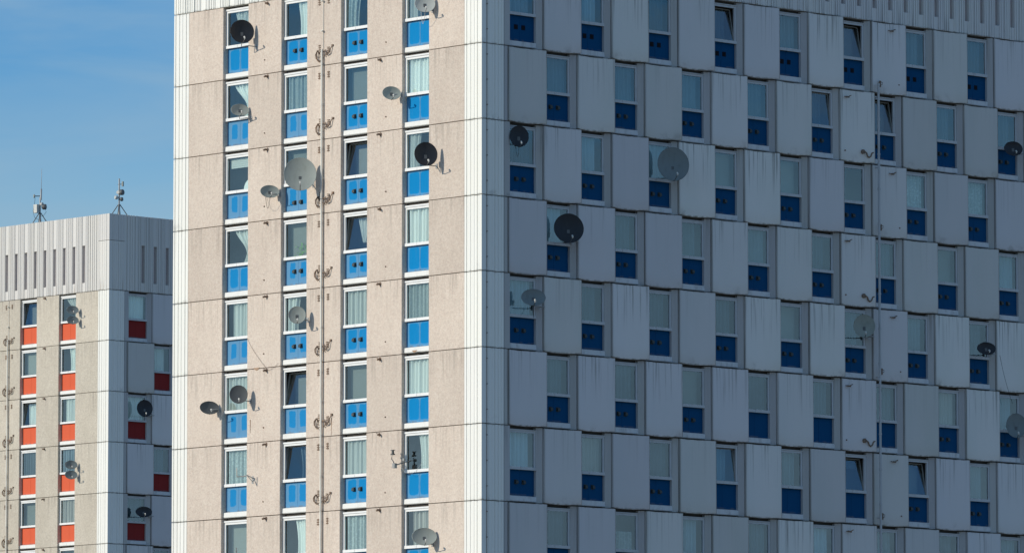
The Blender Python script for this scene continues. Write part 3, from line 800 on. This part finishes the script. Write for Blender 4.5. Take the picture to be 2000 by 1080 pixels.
# ------------------------------------------------------------------ satellite dishes
ORG = {1: Vector((0, 0, 36.867)), 2: Vector((-100.885, 66.962, 37.464))}
def wall_point(t, face, u, z, off):
    return ORG[t] + (Vector((u, -off, z)) if face == 'L' else Vector((off, u, z)))
def dish(t, face, u, z, off, au, az, w, h, color, label, yaw=0.0, tilt=8.0, lnb='c_lnb', group='satellite dishes fixed beside the windows', cable=0):
    base = wall_point(t, face, au, az, 0)
    out = Vector((0, -1, 0)) if face == 'L' else Vector((1, 0, 0))
    side = Vector((1, 0, 0)) if face == 'L' else Vector((0, 1, 0))
    root = new('satellite_dish', None, None, base)
    thing(root, label, 'satellite dish', group)
    c = wall_point(t, face, u, z, off) - base
    ang = math.atan2(-0.47, 0.88) - R(yaw * 1.6)
    n = Vector((math.cos(ang) * math.cos(R(tilt)), math.sin(ang) * math.cos(R(tilt)), math.sin(R(tilt))))
    a = Vector((0, 0, 1)).cross(n).normalized(); b = n.cross(a)
    yawcos = 0.90 if yaw == 0 else 0.95
    rw, rh = w / 2 / yawcos, h / 2
    # reflector: shallow bowl with a rolled rim, both faces
    mb = MB(); NR, NS = 8, 36; dep = 0.17 * max(rw, rh)
    def P(r, th, back):
        d = dep * (r * r - 1.0) - (0.014 if back else 0.0)
        return c + a * (rw * r * math.cos(th)) + b * (rh * r * math.sin(th)) + n * d
    for back in (0, 1):
        vs = [P(0, 0, back)] + [P(i / NR, 2 * math.pi * k / NS, back) for i in range(1, NR + 1) for k in range(NS)]
        fs = [(0, 1 + k, 1 + (k + 1) % NS) for k in range(NS)]
        fs += [(1 + (i - 1) * NS + k, 1 + i * NS + k, 1 + i * NS + (k + 1) % NS, 1 + (i - 1) * NS + (k + 1) % NS) for i in range(1, NR) for k in range(NS)]
        if back: fs = [tuple(reversed(f)) for f in fs]
        mb.add(vs, fs, True)
    rim = [P(1.0, 2 * math.pi * k / NS, 0) - n * 0.006 for k in range(NS)]
    mb.tube(rim + [rim[0]], 0.011, 6, cap=False)
    new('reflector', mb.mesh('reflector', M[color]), root)
    # arm carrying the receiver
    lo = c - b * rh * 0.98 - n * 0.01
    foc = c - b * rh * 0.72 + n * (0.80 * rw)
    am = MB(); am.tube([lo - n * 0.05, lo + n * 0.10 - b * 0.02, foc - b * 0.06], 0.014, 6)
    new('receiver_arm', am.mesh('receiver_arm', M['dish_dark'] if color != 'dish_pale' else M['steel']), root)
    rc = MB(); d2 = (c - foc).normalized()
    rc.tube([foc - d2 * 0.07, foc - d2 * 0.02, foc + d2 * 0.04, foc + d2 * 0.05], [0.026, 0.03, 0.034, 0.02], 10)
    rc.tube([foc - d2 * 0.05, foc - b * 0.07], 0.022, 8)
    new('receiver', rc.mesh('receiver', M['lnb']), root)
    # wall arm: plate, stand-off tube, upright, back bracket
    wa = MB(); k = (c - out * c.dot(out)); d = max(0.12, off - 0.16)
    back = c - n * (dep + 0.05) - b * rh * 0.25
    e = out * min(d, back.dot(out) if back.dot(out) > 0.1 else d)
    up = Vector((0, 0, 1)) * (back.z)
    elbow = Vector((back.x, back.y, e.z - 0.02))
    wa.tube([e * 0.0, e, e + (elbow - e) * 0.5, elbow, back], 0.018, 8)
    new('wall_arm', wa.mesh('wall_arm', M['steel']), root)
    pb = MB()
    q = side * 0.045
    for s in (-1,):
        v = []
        for o_ in (0.0, 0.012):
            for sx, sz in ((-1, -1), (1, -1), (1, 1), (-1, 1)): v.append(out * o_ + side * 0.055 * sx + Vector((0, 0, 0.085 * sz)))
        pb.add(v, [(0, 3, 2, 1), (4, 5, 6, 7), (0, 1, 5, 4), (1, 2, 6, 5), (2, 3, 7, 6), (3, 0, 4, 7)])
    new('wall_plate', pb.mesh('wall_plate', M['steel']), root)
    bk = MB(); v = []
    for o_ in (-0.06, 0.06):
        for s1, s2 in ((-1, -1), (1, -1), (1, 1), (-1, 1)): v.append(back + n * o_ + a * 0.05 * s1 + b * 0.09 * s2)
    bk.add(v, [(0, 3, 2, 1), (4, 5, 6, 7), (0, 1, 5, 4), (1, 2, 6, 5), (2, 3, 7, 6), (3, 0, 4, 7)])
    new('back_bracket', bk.mesh('back_bracket', M['dish_dark']), root)
    if cable:
        cb = MB(); pts = []
        p0 = lo; p1 = side * (-cable) + out * 0.02 + Vector((0, 0, 0.05))
        for i in range(11):
            s = i / 10; p = p0.lerp(p1, s); p.z -= 0.45 * math.sin(math.pi * s); pts.append(p)
        cb.tube(pts, 0.007, 5)
        new('cable', cb.mesh('cable', M['cable'] if color != 'dish_pale' else M['wcable']), root)
    return root

D = [
 (1,'L',-12.30,-1.11,0.55,-12.16,-1.64,0.79,0.86,'dish_black','round black dish at the topmost left window of the near tower',0,6,0),
 (1,'L',-12.60,-3.97,0.38,-12.40,-4.27,0.60,0.45,'dish_grey','small oval grey dish one floor below the black dish in the leftmost window column',0,14,0),
 (1,'L',-8.84,-6.69,0.75,-8.96,-7.03,1.11,1.22,'dish_grey','largest grey dish on the sunlit wall, just left of the riser pipe',8,8,0),
 (1,'L',-10.90,-7.12,0.40,-10.79,-7.21,0.63,0.47,'dish_grey','small oval grey dish on the beige panel left of the largest sunlit dish',0,14,0.8),
 (1,'L',-9.21,-11.77,0.55,-9.25,-11.92,0.59,0.63,'dish_grey','round grey dish in front of a curtained window, below the largest sunlit dish',6,8,0),
 (1,'L',-12.42,-14.45,0.55,-12.40,-14.67,0.62,0.67,'dish_dark','round dark grey dish low in the leftmost window column',6,8,0),
 (1,'L',-14.22,-14.82,0.40,-14.06,-14.89,0.64,0.49,'dish_dark','oval dark dish on the leftmost beige panel, nearest the left edge of the near tower',0,14,0),
 (1,'L',-2.52,-1.10,0.42,-2.57,-1.30,0.69,0.62,'dish_pale','pale dish cut by the top of the photo beside the fourth window column',4,8,0.6),
 (1,'L',-4.28,-4.14,0.42,-4.22,-4.18,0.60,0.49,'dish_grey','small oval grey dish on the beige panel left of the fourth window column',0,12,0),
 (1,'L',-2.26,-6.53,0.60,-2.35,-6.91,0.75,0.85,'dish_black','round black dish in the fourth window column of the sunlit wall',0,6,0),
 (1,'L',-2.48,-20.10,0.45,-2.54,-20.35,0.83,0.63,'dish_grey','wide oval green-grey dish at the bottom of the fourth window column',4,12,0),
 (2,'L',-2.48,-0.95,0.45,-2.46,-1.03,0.57,0.44,'dish_mid','upper of the two small grey dishes at the top right window of the far tower',0,12,0),
 (2,'L',-2.47,-1.50,0.45,-2.46,-1.58,0.57,0.44,'dish_mid','lower of the two small grey dishes at the top right window of the far tower',0,12,0),
 (2,'L',-2.52,-9.22,0.45,-2.51,-9.30,0.60,0.46,'dish_mid','upper of the pair of grey dishes four windows down on the far tower',0,12,0),
 (2,'L',-2.51,-9.76,0.45,-2.50,-9.85,0.60,0.46,'dish_mid','lower of the pair of grey dishes four windows down on the far tower',0,12,0),
 (2,'R',2.11,-6.25,0.50,2.90,-6.58,0.76,0.90,'dish_black','round black dish on the shaded wall of the far tower',0,6,0),
 (2,'R',2.08,-11.76,0.50,2.90,-11.95,0.79,0.57,'dish_black','oval black dish low on the shaded wall of the far tower',0,12,0),
 (1,'R',1.63,-5.93,0.20,2.00,-6.13,0.62,0.76,'dish_black','small black dish in the shaded window nearest the building corner',0,6,0.4),
 (1,'R',9.02,-6.34,0.50,9.62,-6.72,1.06,1.24,'dish_mid','largest grey dish on the shaded wall, third window from the corner',0,6,0),
 (1,'R',3.83,-9.06,0.45,4.44,-9.47,0.98,1.06,'dish_black','large round black dish on the shaded wall near the building corner',0,6,0),
 (1,'R',2.09,-11.65,0.45,2.79,-11.93,0.82,0.60,'dish_mid','wide oval grey dish on the shaded wall below the large black dish',4,12,0.3),
 (1,'R',19.02,-11.56,0.45,19.71,-11.90,0.76,0.86,'dish_khaki','pale round dish beside the soil stack on the shaded wall',6,6,0),
 (1,'R',27.33,-4.23,0.40,28.05,-4.36,0.66,0.55,'dish_black','upper dark dish at the far right edge of the shaded wall',0,10,0),
 (1,'R',25.74,-11.97,0.40,26.40,-12.13,0.66,0.48,'dish_black','lower dark oval dish near the right edge, trailing a thin cable',0,12,0),
 (1,'R',27.29,-14.81,0.48,28.04,-15.16,0.74,0.93,'dish_mid','grey round dish cut by the right edge of the photo, low on the shaded wall',4,6,0),
]
for t, f, u, z_, off, au, az, w, h, col, lab, yaw, tilt, cab in D:
    dish(t, f, u, z_, off, au, az, w, h, col, lab, yaw, tilt, cable=cab)

# long cable of the lower dark dish trailing across the panel
cb = MB(); pts = []
for i in range(13):
    s = i / 12; pts.append(Vector((0.42 * (1 - s) ** 2 + 0.10, 26.35 + 1.15 * s, 36.867 - 12.20 - 1.75 * s ** 1.3)))
cb.tube(pts, 0.007, 5)
thing(new('cable', cb.mesh('cable', M['cable'])), 'thin black cable trailing down from the lower dark dish near the right edge', 'cable')
# slack cable below the second column's middle on the sunlit wall
cb = MB(); pts = []
for i in range(17):
    s = i / 16; pts.append(Vector((-12.55 + 1.15 * s, -0.03, 36.867 - 12.35 - 1.25 * s ** 0.8)))
for i in range(1, 9):
    s = i / 8; pts.append(Vector((-11.40 + 0.55 * s, -0.03, 36.867 - 13.60 + 0.22 * s * s)))
cb.tube(pts, 0.005, 5)
thing(new('cable', cb.mesh('cable', M['rust'])), 'slack brown cable slung across the beige panel between the first two window columns', 'cable')

# empty brackets left behind after dishes were removed
def empty_bracket(u, z_, label, m):
    root = new('dish_bracket', None, None, ORG[1] + Vector((u, 0, z_)))
    thing(root, label, 'bracket', 'empty dish brackets on the sunlit wall')
    a = MB(); a.tube([(0, 0, 0), (0.02, -0.30, 0.10), (-0.02, -0.38, 0.06), (-0.02, -0.75, 0.02), (-0.02, -0.77, 0.34)], 0.022, 8)
    a.tube([(0, 0, -0.14), (0.01, -0.28, 0.08)], 0.014, 6)
    new('arm', a.mesh('arm', M[m]), root)
    p = MB(); p.box(-0.05, 0.05, -0.012, 0, -0.2, 0.08); new('wall_plate', p.mesh('wall_plate', M['steel']), root)
empty_bracket(-12.24, -17.50, 'bare white bracket arm beside the leftmost window column, second window from the bottom', 'lnb')
empty_bracket(-12.24, -20.40, 'bare bracket arm cut by the bottom of the photo in the leftmost window column', 'steel')

# small aerial with two receivers and a white cable
ar = new('aerial', None, None, ORG[1] + Vector((-4.08, 0.10, -17.32)))
ar.scale = (0.72, 0.72, 0.72)
thing(ar, 'small metal aerial with two heads reaching out left of the fourth window column', 'aerial')
a = MB(); a.tube([(0.45, 0.05, 0.02), (0.1, -0.30, -0.10), (-0.18, -0.55, -0.22)], 0.026, 8); a.tube([(-0.30, -0.60, 0.42), (-0.34, -0.62, 0.1), (-0.24, -0.58, -0.05), (-0.18, -0.55, -0.30)], 0.026, 8)
new('arm', a.mesh('arm', M['dish_dark']), ar)
a = MB(); a.box(-0.36, -0.20, -0.68, -0.52, 0.30, 0.36); a.box(-0.31, -0.24, -0.65, -0.55, 0.36, 0.52); a.box(-0.36, -0.20, -0.68, -0.52, 0.52, 0.55)
new('receiver', a.mesh('receiver', M['dish_dark']), ar)
a = MB(); a.box(-0.28, -0.10, -0.64, -0.48, -0.36, -0.12); new('receiver', a.mesh('receiver', M['steel']), ar)
a = MB(); a.box(0.12, 0.24, -0.32, -0.22, 0.0, 0.12); new('clamp', a.mesh('clamp', M['steel']), ar)
a = MB(); pts = [Vector((-0.05 + 1.15 * i / 14, -0.42 + 0.50 * i / 14, -0.15 - 0.50 * math.sin(math.pi * i / 14))) for i in range(15)]
a.tube(pts, 0.007, 5); new('cable', a.mesh('cable', M['wcable']), ar)

# ------------------------------------------------------------------ masts on the far roof
def mast(u, d, base_z, label, kind):
    root = new('roof_mast', None, None, ORG[2] + Vector((u, d, 3.6)))
    thing(root, label, 'antenna mast', 'antenna masts on the far roof')
    def part(name, fn, m):
        mb = MB(); fn(mb); return new(name, mb.mesh(name, M[m]), root)
    cr = Vector((0.6845, 0.729, 0))    # left to right as the masts face the street
    P = lambda s, z, t=0.0: tuple(cr * s + Vector((-0.729, 0.6845, 0)) * t + Vector((0, 0, z)))
    hub = 1.50 if kind == 'box' else 1.40
    for s, t in ((-1.0, 0.2), (1.0, 0.1), (-0.1, -0.9), (0.1, 0.9)):
        part('leg', lambda mb: mb.tube([P(s * 0.04, hub, t * 0.04), P(s, 0.0, t)], 0.024, 8), 'dish_dark')
    part('pole', lambda mb: mb.tube([P(0, 0), P(0, hub), P(0, hub + 0.01), P(0, 2.35 if kind == 'box' else 2.80)], [0.055, 0.055, 0.04, 0.038], 10), 'steel')
    def drum(mb, s, z, r, dpt, ax):
        A = Vector(P(s, z)); dd = (cr * ax[0] + Vector((0.729, -0.6845, 0)) * ax[1]).normalized()
        mb.tube([A, A + dd * dpt * 0.3, A + dd * dpt, A + dd * (dpt + 0.02)], [r * 0.55, r, r, r * 0.9], 14)
    if kind == 'box':
        def box(mb):
            c0 = Vector(P(-0.20, 1.72)); mb.box(c0.x - 0.15, c0.x + 0.15, c0.y - 0.09, c0.y + 0.09, 1.49, 1.95)
        part('equipment_box', box, 'lnb')
        part('dish_drum', lambda mb: drum(mb, 0.10, 1.82, 0.15, 0.22, (1, 0.25)), 'dish_dark')
        part('receiver', lambda mb: drum(mb, 0.06, 1.97, 0.09, 0.12, (0.6, 0.8)), 'lnb')
        part('whip_antenna', lambda mb: mb.tube([P(0.05, 2.20), P(0.06, 2.80), P(0.06, 2.82), P(0.08, 3.92)], [0.045, 0.045, 0.014, 0.010], 8), 'steel')
        part('side_arm', lambda mb: mb.tube([P(0.0, 2.42), P(-0.30, 2.41)], 0.025, 8), 'dish_dark')
        part('side_dish', lambda mb: drum(mb, -0.28, 2.41, 0.10, 0.06, (-1, 0.3)), 'dish_grey')
        part('cable', lambda mb: mb.tube([P(-0.27, 2.33), P(-0.30, 2.0), P(-0.38, 1.6), P(-0.30, 1.25), P(-0.05, 1.1)], 0.010, 5), 'cable')
        part('cable', lambda mb: mb.tube([P(0.28, 1.70), P(0.34, 1.55), P(0.20, 1.35), P(0.04, 1.3)], 0.010, 5), 'cable')
    else:
        part('side_arm', lambda mb: mb.tube([P(-0.08, 2.48), P(0.18, 2.50)], 0.018, 8), 'dish_dark')
        part('panel_antenna', lambda mb: mb.tube([P(0.19, 2.38), P(0.19, 2.64)], 0.06, 10), 'dish_grey')
        part('dish_drum', lambda mb: drum(mb, 0.03, 2.05, 0.155, 0.20, (1, 0.55)), 'dish_dark')
        part('receiver', lambda mb: drum(mb, -0.02, 2.04, 0.10, 0.12, (-0.3, 1)), 'lnb')
        part('side_dish', lambda mb: drum(mb, -0.06, 1.77, 0.10, 0.16, (-1, 0.45)), 'lnb')
        part('side_dish', lambda mb: drum(mb, 0.06, 1.68, 0.11, 0.12, (1, 0.4)), 'dish_dark')
mast(-9.52, 3.0, 4.59, 'lattice-legged mast with white box and thin whip aerial on the far roof, left one', 'box')
mast(-2.80, 3.0, 4.49, 'mast carrying several small drum dishes on the far roof beside its corner', 'drums')

# ------------------------------------------------------------------ things standing in windows
rnd = random.Random(3)
pl = new('houseplant', None, None, ORG[1] + Vector((-10.15, 0.42, -9.45)))
thing(pl, 'bushy green houseplant behind the glass left of the riser pipe', 'plant')
lf = MB()
for i in range(150):
    c = Vector((rnd.gauss(0.12, 0.20), rnd.uniform(-0.10, 0.10), rnd.uniform(-0.35, 0.42))); s = rnd.uniform(0.03, 0.06)
    a = Vector((rnd.uniform(-1, 1), rnd.uniform(-.4, .4), rnd.uniform(-1, 1))).normalized(); b2 = a.cross(Vector((0, 1, 0.3))).normalized()
    lf.add([c - a * s, c + b2 * s * .5, c + a * s, c - b2 * s * .5], [(0, 1, 2, 3)])
new('leaves', lf.mesh('leaves', M['leaf']), pl)
pt = MB(); pt.tube([(0.1, 0, -0.72), (0.1, 0, -0.5)], [0.10, 0.14], 12); pt.tube([(0.1, 0, -0.52), (0.12, 0, 0.1)], 0.01, 6)
new('pot', pt.mesh('pot', M['pot']), pl)
ls = MB(); N = 20; vs = []
for j in range(6):
    th = j / 5 * math.pi / 2
    for i in range(N):
        ph = 2 * math.pi * i / N; vs.append((0.42 * math.cos(th) * math.cos(ph), 0.2 * math.cos(th) * math.sin(ph), 0.42 * math.sin(th)))
ls.add(vs, [(j * N + i, j * N + (i + 1) % N, (j + 1) * N + (i + 1) % N, (j + 1) * N + i) for j in range(5) for i in range(N)], True)
thing(new('lamp_shade', ls.mesh('lamp_shade', M['c_white']), None, ORG[1] + Vector((-13.05, 0.62, -6.78))),
      'white domed lamp shade behind the glass in the leftmost column, third window down', 'lamp shade')
